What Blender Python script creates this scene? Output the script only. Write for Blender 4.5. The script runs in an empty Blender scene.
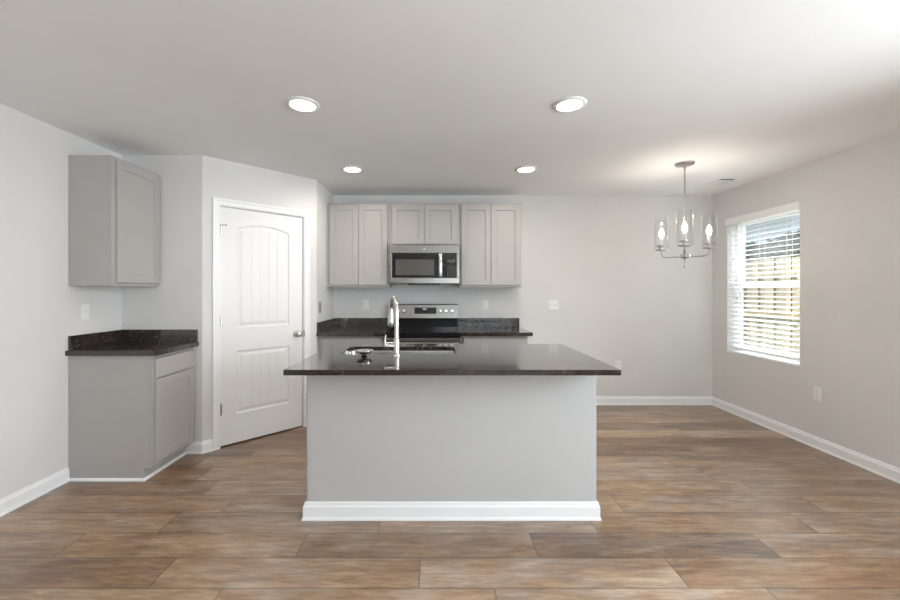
import bpy, bmesh, math, random
from mathutils import Vector, Matrix, noise
PI = math.pi
random.seed(7)
SC = bpy.context.scene
COL = SC.collection

# ------------------------------------------------------------------ camera
cam_d = bpy.data.cameras.new('camera')
cam_d.sensor_width = 36.0
cam_d.lens = 395.0/900*36
cam_d.shift_x = 12/900
cam_d.shift_y = -9.2/900
cam_d.clip_start = 0.05
cam = bpy.data.objects.new('camera', cam_d)
cam.location = (0, 0, 1.33)
cam.rotation_euler = (PI/2, 0, 0)
COL.objects.link(cam)
SC.camera = cam

# ------------------------------------------------------------------ exposure
vs = SC.view_settings
vs.view_transform = 'Standard'; vs.look = 'None'; vs.gamma = 1.0; vs.use_curve_mapping = False
vs.exposure = 0.27
SC.cycles.max_bounces = 12
SC.cycles.diffuse_bounces = 8
SC.cycles.glossy_bounces = 5
SC.cycles.transparent_max_bounces = 12
SC.cycles.caustics_reflective = False
SC.cycles.caustics_refractive = False
SC.cycles.sample_clamp_indirect = 4.0

# ------------------------------------------------------------------ world and lights
SKY_STRENGTH = 0.85
SUN_STRENGTH = 4.2
FILL_REAR = 120.0
FILL_SIDE = 118.0
FILL_DINING = 640.0
LAMP_WATTS = 5.2
W = bpy.data.worlds.new('sky'); SC.world = W; W.use_nodes = True
nt = W.node_tree; nt.nodes.clear()
wo = nt.nodes.new('ShaderNodeOutputWorld'); wb = nt.nodes.new('ShaderNodeBackground')
wt = nt.nodes.new('ShaderNodeTexCoord'); wn = nt.nodes.new('ShaderNodeTexNoise')
wr = nt.nodes.new('ShaderNodeValToRGB')
wn.inputs['Scale'].default_value = 3.0; wn.inputs['Detail'].default_value = 5
wr.color_ramp.elements[0].position = .35; wr.color_ramp.elements[0].color = (.50, .66, .82, 1)
wr.color_ramp.elements[1].position = .65; wr.color_ramp.elements[1].color = (.86, .92, .97, 1)
nt.links.new(wt.outputs['Generated'], wn.inputs['Vector']); nt.links.new(wn.outputs['Fac'], wr.inputs['Fac'])
nt.links.new(wr.outputs['Color'], wb.inputs['Color']); nt.links.new(wb.outputs['Background'], wo.inputs['Surface'])
wb.inputs['Strength'].default_value = SKY_STRENGTH

sd = bpy.data.lights.new('sun', 'SUN'); sd.energy = SUN_STRENGTH; sd.angle = .03; sd.color = (1, .95, .86)
sun = bpy.data.objects.new('sun', sd); COL.objects.link(sun)
sun.rotation_euler = Vector((.55, .22, -.8)).to_track_quat('-Z', 'Y').to_euler()
sun.location = (-4, 0, 8)

def area(name, loc, direction, sx, sy, watts, color, spread=180):
    d = bpy.data.lights.new(name, 'AREA'); d.shape = 'RECTANGLE'; d.size = sx; d.size_y = sy
    d.energy = watts; d.color = color; d.spread = math.radians(spread)
    o = bpy.data.objects.new(name, d); COL.objects.link(o)
    o.location = loc; o.rotation_euler = Vector(direction).to_track_quat('-Z', 'Z').to_euler()
    return o
# added area lamps standing in for daylight, two of them at made-up openings
area('added_fill_rear', (1.2, -4.02, .95), (.1, .6, 1), 2.5, 1.7, FILL_REAR, (.865, .935, 1))  # added lamp at the made-up patio door, tilted up to brighten the ceiling
area('added_fill_side', (3.19, .60, 1.22), (-1, .0, -.05), 2.5, 1.2, FILL_SIDE, (.865, .935, 1), 145)  # added lamp in front of the made-up side window
area('added_fill_dining', (4.9, 4.2, 3.3), (-1.5, -.2, -1.7), 2.2, 1.6, FILL_DINING, (.88, .94, 1))  # added lamp outdoors, out of view above the dining window, boosting its daylight

# ------------------------------------------------------------------ materials
def mat(name, color=(.8, .8, .8), rough=.5, metal=0, spec=.5, emit=None, estr=0):
    m = bpy.data.materials.new(name); m.use_nodes = True
    b = m.node_tree.nodes['Principled BSDF']
    b.inputs['Base Color'].default_value = (*color, 1)
    b.inputs['Roughness'].default_value = rough
    b.inputs['Metallic'].default_value = metal
    b.inputs['Specular IOR Level'].default_value = spec
    if emit:
        b.inputs['Emission Color'].default_value = (*emit, 1); b.inputs['Emission Strength'].default_value = estr
    return m
def nodes(m):
    nt = m.node_tree
    return nt, nt.nodes['Principled BSDF'], nt.nodes, nt.links
def add_noise(m, c1, c2, scale=(1, 1, 1), nscale=5, detail=4, lo=.35, hi=.65, bump=0, bscale=None, dist=.001):
    nt, b, N, L = nodes(m)
    tc = N.new('ShaderNodeTexCoord'); mp = N.new('ShaderNodeMapping'); mp.inputs['Scale'].default_value = scale
    nz = N.new('ShaderNodeTexNoise'); nz.inputs['Scale'].default_value = nscale; nz.inputs['Detail'].default_value = detail
    cr = N.new('ShaderNodeValToRGB')
    cr.color_ramp.elements[0].position = lo; cr.color_ramp.elements[0].color = (*c1, 1)
    cr.color_ramp.elements[1].position = hi; cr.color_ramp.elements[1].color = (*c2, 1)
    L.new(tc.outputs['Object'], mp.inputs['Vector']); L.new(mp.outputs['Vector'], nz.inputs['Vector'])
    L.new(nz.outputs['Fac'], cr.inputs['Fac']); L.new(cr.outputs['Color'], b.inputs['Base Color'])
    if bump:
        n2 = N.new('ShaderNodeTexNoise'); n2.inputs['Scale'].default_value = bscale or nscale; n2.inputs['Detail'].default_value = 3
        L.new(mp.outputs['Vector'], n2.inputs['Vector'])
        bp = N.new('ShaderNodeBump'); bp.inputs['Strength'].default_value = bump; bp.inputs['Distance'].default_value = dist
        L.new(n2.outputs['Fac'], bp.inputs['Height']); L.new(bp.outputs['Normal'], b.inputs['Normal'])
    return m
def near(c, k=.02): return tuple(x*(1-k) for x in c), tuple(min(1, x*(1+k)) for x in c)

WALLC = (.70, .695, .685)
M_wall = add_noise(mat('wall_paint', rough=.75, spec=.25), *near(WALLC), nscale=1.5, bump=.25, bscale=220, dist=.0006)
M_isl = add_noise(mat('island_paint_dimmed', rough=.7, spec=.25), *near((.49, .49, .485)), nscale=1.5)  # darker than the wall paint to offset the added lamps on this panel
M_ceil = add_noise(mat('ceiling_paint', rough=.9, spec=.1), *near((.895, .905, .91)), nscale=1.2, bump=.3, bscale=160, dist=.0008)
M_trim = add_noise(mat('trim_paint', rough=.4, spec=.45), *near((.86, .87, .88), .01), nscale=3)
M_door = add_noise(mat('door_paint', rough=.42, spec=.4), *near((.82, .82, .82), .01), nscale=3)
M_cab = add_noise(mat('cabinet_paint', rough=.42, spec=.45), *near((.43, .415, .40), .015), nscale=4)
M_cabin = mat('cabinet_shadow_side', (.40, .385, .37), .6)
M_plate = add_noise(mat('white_plastic', rough=.35), *near((.82, .82, .81), .01), nscale=20)
M_slot = mat('slot_dark', (.08, .08, .08), .6)
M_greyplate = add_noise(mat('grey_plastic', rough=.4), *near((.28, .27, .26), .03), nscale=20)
M_blind = add_noise(mat('blind_white', rough=.45), *near((.90, .90, .90), .01), nscale=6)
M_slat = add_noise(mat('slat_white', rough=.4), *near((.93, .93, .93), .01), nscale=6)
_nt, _b, _N, _L = nodes(M_slat)
_t = _N.new('ShaderNodeBsdfTranslucent'); _t.inputs['Color'].default_value = (.95, .95, .95, 1)
_m = _N.new('ShaderNodeMixShader'); _m.inputs['Fac'].default_value = .4
_L.new(_b.outputs[0], _m.inputs[1]); _L.new(_t.outputs[0], _m.inputs[2]); _L.new(_m.outputs[0], _N['Material Output'].inputs['Surface'])
M_vinyl = add_noise(mat('vinyl_white', rough=.35), *near((.88, .88, .88), .01), nscale=6)
M_black = add_noise(mat('black_glass', rough=.08, spec=.35), *near((.010, .010, .011), .1), nscale=6)
M_blackp = add_noise(mat('black_plastic', rough=.4), *near((.018, .018, .018), .1), nscale=8)
M_mesh = add_noise(mat('microwave_screen', rough=.22, spec=.4), *near((.085, .08, .074), .05), nscale=8)
M_key = mat('key_grey', (.10, .10, .10), .5)
M_burner = mat('burner_ring', (.09, .085, .08), .15)
M_white = mat('white_print', (.8, .8, .8), .5, emit=(.8, .9, 1), estr=.6)
def metal(name, c, rough, stretch=(1, 1, 1), bump=.15, nscale=60):
    m = mat(name, c, rough, metal=1)
    add_noise(m, *near(c, .05), scale=stretch, nscale=nscale, bump=bump, bscale=nscale*2, dist=.0003)
    return m
M_steel = metal('stainless_steel', (.31, .30, .285), .26, (1, 1, 30), .04)
M_sink = metal('sink_steel', (.62, .60, .58), .25, (30, 1, 1))
M_nickel = metal('brushed_nickel', (.66, .64, .61), .26, bump=.03)
M_nickel_dk = metal('satin_nickel', (.50, .485, .465), .30, bump=.03)
M_chrome = metal('chrome', (.80, .79, .78), .10, bump=0.01)
M_lens = mat('lamp_lens', (.9, .9, .9), .5, emit=(1, .95, .88), estr=9)
M_bulb = mat('bulb_glow', (.9, .9, .9), .4, emit=(1, .93, .84), estr=3.5)

def thin_glass(name, tint=(1, 1, 1), refl=1.0):
    m = bpy.data.materials.new(name); m.use_nodes = True
    nt = m.node_tree; nt.nodes.clear(); N = nt.nodes; L = nt.links
    o = N.new('ShaderNodeOutputMaterial'); mx = N.new('ShaderNodeMixShader')
    t = N.new('ShaderNodeBsdfTransparent'); t.inputs['Color'].default_value = (*tint, 1)
    g = N.new('ShaderNodeBsdfGlossy'); g.inputs['Roughness'].default_value = .02
    lw = N.new('ShaderNodeLayerWeight'); lw.inputs['Blend'].default_value = .25
    mu = N.new('ShaderNodeMath'); mu.operation = 'MULTIPLY'; mu.inputs[1].default_value = refl
    L.new(lw.outputs['Fresnel'], mu.inputs[0]); L.new(mu.outputs[0], mx.inputs['Fac'])
    L.new(t.outputs[0], mx.inputs[1]); L.new(g.outputs[0], mx.inputs[2]); L.new(mx.outputs[0], o.inputs['Surface'])
    return m
M_glass = thin_glass('shade_glass', (.985, .985, .985), .3)
M_pane = thin_glass('window_glass', (.96, .98, .97), .5)

def granite():
    m = mat('dark_granite', rough=.12, spec=.6)
    nt, b, N, L = nodes(m)
    b.inputs['Coat Weight'].default_value = .6; b.inputs['Coat Roughness'].default_value = .04; b.inputs['Coat IOR'].default_value = 1.6
    tc = N.new('ShaderNodeTexCoord')
    n1 = N.new('ShaderNodeTexNoise'); n1.inputs['Scale'].default_value = 55; n1.inputs['Detail'].default_value = 6; n1.inputs['Roughness'].default_value = .65
    n2 = N.new('ShaderNodeTexNoise'); n2.inputs['Scale'].default_value = 9; n2.inputs['Detail'].default_value = 4
    v = N.new('ShaderNodeTexVoronoi'); v.inputs['Scale'].default_value = 130
    for x in (n1, n2, v): L.new(tc.outputs['Object'], x.inputs['Vector'])
    c1 = N.new('ShaderNodeValToRGB'); e = c1.color_ramp.elements
    e[0].position = .40; e[0].color = (.011, .009, .008, 1); e[1].position = .68; e[1].color = (.12, .090, .075, 1)
    k = c1.color_ramp.elements.new(.55); k.color = (.034, .026, .022, 1)
    L.new(n1.outputs['Fac'], c1.inputs['Fac'])
    c2 = N.new('ShaderNodeValToRGB'); c2.color_ramp.elements[0].position = .35; c2.color_ramp.elements[0].color = (.55, .5, .5, 1)
    c2.color_ramp.elements[1].position = .65; c2.color_ramp.elements[1].color = (1.35, 1.25, 1.2, 1)
    L.new(n2.outputs['Fac'], c2.inputs['Fac'])
    mx = N.new('ShaderNodeMix'); mx.data_type = 'RGBA'; mx.blend_type = 'MULTIPLY'; mx.inputs['Factor'].default_value = 1
    L.new(c1.outputs['Color'], mx.inputs['A']); L.new(c2.outputs['Color'], mx.inputs['B'])
    c3 = N.new('ShaderNodeValToRGB'); c3.color_ramp.elements[0].position = .08; c3.color_ramp.elements[0].color = (1, 1, 1, 1)
    c3.color_ramp.elements[1].position = .16; c3.color_ramp.elements[1].color = (0, 0, 0, 1)
    L.new(v.outputs['Distance'], c3.inputs['Fac'])
    m2 = N.new('ShaderNodeMix'); m2.data_type = 'RGBA'; L.new(c3.outputs['Color'], m2.inputs['Factor'])
    L.new(mx.outputs['Result'], m2.inputs['A']); m2.inputs['B'].default_value = (.13, .115, .105, 1)
    L.new(m2.outputs['Result'], b.inputs['Base Color'])
    return m
M_gran = granite()

def plank_floor():
    m = mat('oak_plank', rough=.4, spec=1.0)
    nt, b, N, L = nodes(m)
    b.inputs['Coat Weight'].default_value = .35; b.inputs['Coat Roughness'].default_value = .30
    def mth(op, a, c=None, d=None):
        n = N.new('ShaderNodeMath'); n.operation = op
        for i, x in enumerate((a, c, d)):
            if x is None: continue
            if isinstance(x, (int, float)): n.inputs[i].default_value = x
            else: L.new(x, n.inputs[i])
        return n.outputs[0]
    tc = N.new('ShaderNodeTexCoord'); sp = N.new('ShaderNodeSeparateXYZ'); L.new(tc.outputs['Object'], sp.inputs[0])
    x, y = sp.outputs['X'], sp.outputs['Y']
    PW, PL = .201, 1.213
    ry = mth('DIVIDE', mth('SUBTRACT', y, 2.168), PW)
    row = mth('FLOOR', ry); fy = mth('FRACT', ry)
    sn = mth('SINE', mth('ADD', mth('MULTIPLY', row, 7.157776), 3*.598138))
    off = mth('ADD', mth('MULTIPLY', sn, 7.31), .598138)
    rx = mth('SUBTRACT', mth('DIVIDE', x, PL), off)
    cx = mth('FLOOR', rx); fx = mth('FRACT', rx)
    cb = N.new('ShaderNodeCombineXYZ'); L.new(row, cb.inputs[0]); L.new(cx, cb.inputs[1])
    wn = N.new('ShaderNodeTexWhiteNoise'); wn.noise_dimensions = '3D'; L.new(cb.outputs[0], wn.inputs['Vector'])
    sc = N.new('ShaderNodeSeparateColor'); L.new(wn.outputs['Color'], sc.inputs[0])
    r1, r2, r3 = sc.outputs[0], sc.outputs[1], sc.outputs[2]
    # grain coordinates, shifted per plank
    def gvec(sx, sy):
        c = N.new('ShaderNodeCombineXYZ')
        L.new(mth('ADD', mth('MULTIPLY', x, sx), mth('MULTIPLY', r1, 57)), c.inputs[0])
        L.new(mth('ADD', mth('MULTIPLY', y, sy), mth('MULTIPLY', r2, 31)), c.inputs[1])
        L.new(mth('MULTIPLY', r3, 9), c.inputs[2]); return c.outputs[0]
    def nz(vec, scale, detail, rough=.55, dist=0):
        n = N.new('ShaderNodeTexNoise'); n.inputs['Scale'].default_value = scale; n.inputs['Detail'].default_value = detail
        n.inputs['Roughness'].default_value = rough; n.inputs['Distortion'].default_value = dist
        L.new(vec, n.inputs['Vector']); return n.outputs['Fac']
    big = nz(gvec(.9, 5), 1.7, 4, .55, .35)
    fine = nz(gvec(1.8, 11), 3.0, 5, .62, .5)
    vfine = nz(gvec(7, 42), 3, 3, .6)
    cloud = nz(gvec(2.5, 5.5), 1.9, 3, .5, .3)
    # cathedral figure
    wv = N.new('ShaderNodeTexWave'); wv.wave_type = 'RINGS'; wv.rings_direction = 'Z'
    wv.inputs['Scale'].default_value = 2.2; wv.inputs['Distortion'].default_value = 5; wv.inputs['Detail'].default_value = 3; wv.inputs['Detail Scale'].default_value = 1.6
    L.new(gvec(1.3, 9), wv.inputs['Vector'])
    t = mth('ADD', mth('MULTIPLY', big, .42), mth('MULTIPLY', fine, .58))
    t = mth('ADD', t, mth('MULTIPLY', mth('SUBTRACT', wv.outputs["Fac"], .5), .025))
    t = mth('ADD', t, mth('MULTIPLY', mth('SUBTRACT', vfine, .5), .13))
    t = mth('ADD', t, mth('MULTIPLY', mth('SUBTRACT', r3, .5), .21))
    cr = N.new('ShaderNodeValToRGB'); e = cr.color_ramp.elements
    e[0].position = .27; e[0].color = FL[0]; e[1].position = .74; e[1].color = FL[3]
    k = cr.color_ramp.elements.new(.43); k.color = FL[1]
    k = cr.color_ramp.elements.new(.56); k.color = FL[2]
    L.new(t, cr.inputs['Fac'])
    # greyed patches
    gr = N.new('ShaderNodeMix'); gr.data_type = 'RGBA'
    gf = N.new('ShaderNodeMapRange'); gf.inputs['From Min'].default_value = .42; gf.inputs['From Max'].default_value = .68
    gf.inputs['To Min'].default_value = 0; gf.inputs['To Max'].default_value = .65
    L.new(mth('ADD', cloud, mth('MULTIPLY', mth('SUBTRACT', r2, .5), .22)), gf.inputs['Value'])
    L.new(gf.outputs[0], gr.inputs['Factor']); L.new(cr.outputs['Color'], gr.inputs['A'])
    hs = N.new('ShaderNodeHueSaturation'); hs.inputs['Saturation'].default_value = .55; hs.inputs['Value'].default_value = 1.06
    L.new(cr.outputs['Color'], hs.inputs['Color']); L.new(hs.outputs['Color'], gr.inputs['B'])
    # seams
    ey = mth('MULTIPLY', mth('MINIMUM', fy, mth('SUBTRACT', 1, fy)), PW)
    ex = mth('MULTIPLY', mth('MINIMUM', fx, mth('SUBTRACT', 1, fx)), PL)
    ed = mth('MINIMUM', ey, ex)
    sm = N.new('ShaderNodeMapRange'); sm.inputs['From Min'].default_value = 0.0006; sm.inputs['From Max'].default_value = .0055
    sm.inputs['To Min'].default_value = .42; sm.inputs['To Max'].default_value = 1; L.new(ed, sm.inputs['Value'])
    mm = N.new('ShaderNodeMix'); mm.data_type = 'RGBA'; mm.blend_type = 'MULTIPLY'; mm.inputs['Factor'].default_value = 1
    L.new(gr.outputs['Result'], mm.inputs['A']); L.new(sm.outputs[0], mm.inputs['B'])
    L.new(mm.outputs['Result'], b.inputs['Base Color'])
    rr = N.new('ShaderNodeMapRange'); rr.inputs['To Min'].default_value = .27; rr.inputs['To Max'].default_value = .42
    L.new(fine, rr.inputs['Value']); L.new(rr.outputs[0], b.inputs['Roughness'])
    bp = N.new('ShaderNodeBump'); bp.inputs['Strength'].default_value = .25; bp.inputs['Distance'].default_value = .0012
    L.new(mth('ADD', mth('MULTIPLY', fine, .4), sm.outputs[0]), bp.inputs['Height']); L.new(bp.outputs['Normal'], b.inputs['Normal'])
    return m
FL = [(.070, .032, .013, 1), (.185, .096, .042, 1), (.29, .170, .088, 1), (.46, .325, .208, 1)]
M_floor = plank_floor()
M_lawn = add_noise(mat('lawn_grass', rough=.9, spec=.1), (.10, .13, .05), (.25, .25, .12), nscale=8, bump=.5, bscale=40, dist=.02)
M_fence = add_noise(mat('fence_pine', rough=.8, spec=.2), (.40, .33, .235), (.62, .53, .39), scale=(1, 3, .3), nscale=5, bump=.3, bscale=20)
M_rail = add_noise(mat('fence_rail_pine', rough=.8, spec=.2), (.34, .26, .14), (.48, .38, .22), nscale=5)
M_post = add_noise(mat('fence_post_pine', rough=.85, spec=.2), (.26, .18, .10), (.42, .30, .18), scale=(1, 1, .3), nscale=9)
M_leaf = add_noise(mat('evergreen_leaf', rough=.7, spec=.2), (.012, .030, .016), (.045, .075, .040), nscale=3)
M_bark = add_noise(mat('bark', rough=.9), (.08, .05, .03), (.18, .12, .08), scale=(3, 3, .5), nscale=8, bump=.5)

# ------------------------------------------------------------------ mesh helpers
def link(name, bm, m, parent=None, smooth=False, **props):
    me = bpy.data.meshes.new(name)
    bmesh.ops.recalc_face_normals(bm, faces=bm.faces)
    bm.to_mesh(me); bm.free()
    ms = m if isinstance(m, (list, tuple)) else [m]
    for x in ms: me.materials.append(x)
    o = bpy.data.objects.new(name, me); COL.objects.link(o)
    if smooth:
        for p in me.polygons: p.use_smooth = True
        try: me.set_sharp_from_angle(angle=math.radians(smooth if smooth is not True else 35))
        except Exception: pass
    if parent: o.parent = parent
    for k, v in props.items(): o[k] = v
    return o
def thing(name, label, cat, loc=(0, 0, 0), rz=0, group=None):
    o = bpy.data.objects.new(name, None); COL.objects.link(o)
    o.empty_display_size = .05
    o.location = loc; o.rotation_euler = (0, 0, rz); o['label'] = label; o['category'] = cat
    if group: o['group'] = group
    return o
def BM(): return bmesh.new()
def box(bm, x0, x1, y0, y1, z0, z1, bev=0, seg=2, mi=0):
    M = Matrix.Translation(((x0+x1)/2, (y0+y1)/2, (z0+z1)/2)) @ Matrix.Diagonal((abs(x1-x0), abs(y1-y0), abs(z1-z0), 1))
    r = bmesh.ops.create_cube(bm, size=1, matrix=M)
    vs_ = r['verts']; fs = {f for v in vs_ for f in v.link_faces}
    for f in fs: f.material_index = mi
    if bev:
        es = list({e for v in vs_ for e in v.link_edges})
        r2 = bmesh.ops.bevel(bm, geom=es, offset=bev, segments=seg, affect='EDGES', profile=.5, clamp_overlap=True)
        for f in r2['faces']: f.material_index = mi
    return bm
def rings(bm, loops, cap0=True, cap1=True, close=True):
    """connect successive loops of points (equal count)"""
    vl = [[bm.verts.new(p) for p in lp] for lp in loops]
    n = len(vl[0])
    for a, b in zip(vl, vl[1:]):
        for i in range(n if close else n-1):
            j = (i+1) % n
            try: bm.faces.new((a[i], a[j], b[j], b[i]))
            except ValueError: pass
    if cap0: bm.faces.new(vl[0])
    if cap1: bm.faces.new(list(reversed(vl[-1])))
    return bm
def lathe(bm, prof, c=(0, 0, 0), axis='Z', seg=32, cap0=True, cap1=True):
    loops = []
    for r, h in prof:
        lp = []
        for i in range(seg):
            a = 2*PI*i/seg; u, v = r*math.cos(a), r*math.sin(a)
            p = {'Z': (u, v, h), 'Y': (u, h, v), 'X': (h, u, v)}[axis]
            lp.append((c[0]+p[0], c[1]+p[1], c[2]+p[2]))
        loops.append(lp)
    return rings(bm, loops, cap0, cap1)
def tube(bm, pts, rad, seg=14, cap=True):
    pts = [Vector(p) for p in pts]; n = len(pts)
    rads = rad if isinstance(rad, (list, tuple)) else [rad]*n
    t0 = (pts[1]-pts[0]).normalized()
    nrm = t0.orthogonal().normalized(); loops = []
    for i in range(n):
        t = (pts[min(i+1, n-1)]-pts[max(i-1, 0)]).normalized()
        nrm = (nrm - t*nrm.dot(t)).normalized(); bn = t.cross(nrm)
        loops.append([pts[i]+(nrm*math.cos(2*PI*k/seg)+bn*math.sin(2*PI*k/seg))*rads[i] for k in range(seg)])
    return rings(bm, loops, cap, cap)
def prism(bm, poly, z0, z1):
    return rings(bm, [[(x, y, z0) for x, y in poly], [(x, y, z1) for x, y in poly]])
def framed(bm, x0, x1, z0, z1, yf, yb, prof):
    """panel facing -Y; prof = list of (inset, y) loops from the front edge inwards"""
    def lp(d, y): return [(x0+d, y, z0+d), (x1-d, y, z0+d), (x1-d, y, z1-d), (x0+d, y, z1-d)]
    return rings(bm, [lp(0, yb)]+[lp(d, y) for d, y in prof])
def shaker(bm, x0, x1, z0, z1, yf, t=.019, w=.057):
    return framed(bm, x0, x1, z0, z1, yf, yf+t, [(0, yf+.003), (.003, yf), (w, yf), (w+.004, yf+.009)])
def slab(bm, x0, x1, z0, z1, yf, t=.019):
    return framed(bm, x0, x1, z0, z1, yf, yf+t, [(0, yf+.005), (.002, yf+.0015), (.006, yf)])
def copy_thing(root):
    c = root.copy(); COL.objects.link(c)
    for ch in root.children:
        d = ch.copy(); COL.objects.link(d); d.parent = c
        for g in ch.children:
            e = g.copy(); COL.objects.link(e); e.parent = d
    return c
def S(name, bm, m, parent=None, **kw):
    o = link(name, bm, m, parent, **kw)
    if not parent: o['kind'] = 'structure'
    return o

# ------------------------------------------------------------------ room shell
XL, XR, YB, YF, ZC = -2.59, 3.20, 4.605, -4.1, 2.44
YS = 3.235                      # stub wall
P0 = Vector((-1.93, YS)); P1 = Vector((-1.214, 3.951))
b = BM(); prism(b, [(XL-.1, YF-.1), (XR+.15, YF-.1), (XR+.15, YB+.1), (XL-.1, YB+.1)], -.1, 0); S('floor', b, M_floor)
b = BM(); prism(b, [(XL-.1, YF-.1), (XR+.15, YF-.1), (XR+.15, YB+.1), (XL-.1, YB+.1)], ZC, ZC+.12); S('ceiling', b, M_ceil)
b = BM(); box(b, XL-.1, XL, YF-.1, YS+.1, 0, ZC); S('wall_left', b, M_wall)
b = BM(); box(b, -1.214, XR+.15, YB, YB+.1, 0, ZC); S('wall_back', b, M_wall)
b = BM(); prism(b, [(XL, YS), (P0.x, YS), (P0.x-.03, YS+.1), (XL, YS+.1)], 0, ZC); S('wall_pantry_side', b, M_wall)
b = BM(); prism(b, [(P1.x, P1.y), (P1.x, YB+.1), (P1.x-.1, YB+.1), (P1.x-.1, P1.y-.06)], 0, ZC); S('wall_kitchen_side', b, M_wall)
# angled pantry wall with the door opening
DU = (P1-P0).normalized(); DN = Vector((DU.y, -DU.x))   # DN faces the room
AW = (P1-P0).length
pant = bpy.data.objects.new  # (local frames are built with the matrix below)
def ang(s, n, z):  # s along the wall, n towards the room
    p = P0 + DU*s + DN*n
    return (p.x, p.y, z)
S0, S1, DTOP = .118, .892, 2.062
b = BM()
for a, c, z0, z1 in ((0, S0, 0, ZC), (S1, AW, 0, ZC), (S0, S1, DTOP, ZC)):
    q0 = [ang(a, 0, z0), ang(c, 0, z0), ang(c, -.11, z0), ang(a if a else .04, -.11, z0)]
    rings(b, [q0, [(p[0], p[1], z1) for p in q0]])
S('wall_pantry_front', b, M_wall)
# pantry floor darkness behind the door: a closed little room
b = BM(); prism(b, [(XL-.1, YB+.0), (P1.x-.1, YB+.0), (P1.x-.1, YB+.1), (XL-.1, YB+.1)], 0, ZC); S('wall_pantry_back', b, M_wall)
b = BM(); box(b, XL-.1, XL, YS+.1, YB, 0, ZC); S('wall_pantry_left', b, M_wall)

# right wall with window opening
WY0, WY1, WZ0, WZ1 = 3.49, 4.372, .655, 2.115
def wall_holes(name, fixed0, fixed1, axis, u0, u1, holes):
    b = BM()
    cuts = [u0]
    cur = u0
    def bx(a, c, z0, z1):
        if axis == 'X': box(b, fixed0, fixed1, a, c, z0, z1)
        else: box(b, a, c, fixed0, fixed1, z0, z1)
    for (h0, h1, z0, z1) in holes:
        bx(cur, h0, 0, ZC)
        if z0 > 0: bx(h0, h1, 0, z0)
        bx(h0, h1, z1, ZC); cur = h1
    bx(cur, u1, 0, ZC)
    bmesh.ops.remove_doubles(b, verts=b.verts, dist=1e-5)
    return S(name, b, M_wall)
wall_holes('wall_right', XR, XR+.15, 'X', YF-.1, YB, [(-.70, 1.90, .65, 2.115), (WY0, WY1, WZ0, WZ1)])
wall_holes('wall_front', YF-.1, YF, 'Y', XL, XR, [(-.1, 2.5, 0, 2.15)])

# baseboards : profile swept along straight runs
BH = .098
PROF = [(0, 0), (.019, 0), (.019, .008), (.015, .016), (.0135, .022), (.0135, .072), (.009, .082), (.007, .094), (.003, BH), (0, BH)]
def baseboard(name, pts, parent=None, **kw):
    """pts: floor polyline, room on the right-hand side of travel"""
    pts = [Vector(p) for p in pts]; b = BM(); loops = []
    nr = []
    for a, c in zip(pts, pts[1:]):
        d = (c-a).normalized(); nr.append(Vector((d.y, -d.x)))
    for i, p in enumerate(pts):
        if i == 0: m = nr[0]
        elif i == len(pts)-1: m = nr[-1]
        else:
            m = (nr[i-1]+nr[i]); m = m/m.length; m = m/max(.3, m.dot(nr[i]))
        loops.append([(p.x+m.x*o, p.y+m.y*o, z+.0005) for o, z in PROF])
    rings(b, loops)
    return S(name, b, M_trim, parent, **kw)
baseboard('baseboard_left', [(XL, YF), (XL, 2.762)])
sA = ang(.077, 0, 0)
baseboard('baseboard_pantry', [(-2.065, YS), (P0.x, YS), (sA[0], sA[1])])
baseboard('baseboard_back', [(.93, YB), (XR, YB), (XR, YF)])
baseboard('baseboard_front', [(-.15, YF), (XL, YF)])

# pantry door (structure) ------------------------------------------------
def arch_loop(x0, x1, z0, z1, rise, d, y, n=18):
    xm, hw = (x0+x1)/2, (x1-x0)/2
    def top(x): return z1 + rise*(1-((x-xm)/hw)**2) - d*1.0
    pts = [(x0+d, y, z0+d), (x1-d, y, z0+d)]
    for i in range(n+1):
        x = x1-d-(x1-x0-2*d)*i/n
        pts.append((x, y, top(x)))
    return pts
def place_angled(o):
    # local x = along the wall, local -y = towards the room
    o.location = (P0.x, P0.y, 0); o.rotation_euler = (0, 0, math.atan2(DU.y, DU.x))
DX0, DX1, DZ0, DZ1, DY = .138, .871, .012, 2.045, .018
b = BM()
outer = [(DX0, DY, DZ0), (DX1, DY, DZ0), (DX1, DY, DZ1), (DX0, DY, DZ1)]
pan = [(.270, .738, 1.008, 1.872, .048), (.270, .738, .262, .806, 0)]
ov = [b.verts.new(p) for p in outer]; edges = [b.edges.new((ov[i], ov[(i+1) % 4])) for i in range(4)]
for (a, c, z0, z1, rs) in pan:
    loops = [arch_loop(a, c, z0, z1, rs, d, y) for d, y in ((0, DY), (.006, DY+.007), (.014, DY+.009), (.024, DY+.008), (.036, DY+.003), (.042, DY+.003))]
    vl = [[b.verts.new(p) for p in lp] for lp in loops]; n = len(vl[0])
    edges += [b.edges.new((vl[0][i], vl[0][(i+1) % n])) for i in range(n)]
    for u, w in zip(vl, vl[1:]):
        for i in range(n): b.faces.new((u[i], u[(i+1) % n], w[(i+1) % n], w[i]))
    b.faces.new(vl[-1])
    # vertical planks of the raised field
    f0, f1 = a+.042, c-.042; np_ = 5; wd = (f1-f0)/np_
    xm, hw = (a+c)/2, (c-a)/2
    for k in range(np_):
        g0, g1 = f0+k*wd+.0025, f0+(k+1)*wd-.0025
        def tp(x): return z1+rs*(1-((x-xm)/hw)**2)-.042
        def lp(d, y):
            out = [(g0+d, y, z0+.042+d), (g1-d, y, z0+.042+d)]
            for i in range(6):
                x = g1-d-(g1-g0-2*d)*i/5; out.append((x, y, tp(x)-d))
            return out
        rings(b, [lp(0, DY+.0032), lp(.0025, DY+.0008)])
bmesh.ops.triangle_fill(b, edges=edges, use_beauty=True)
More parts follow.
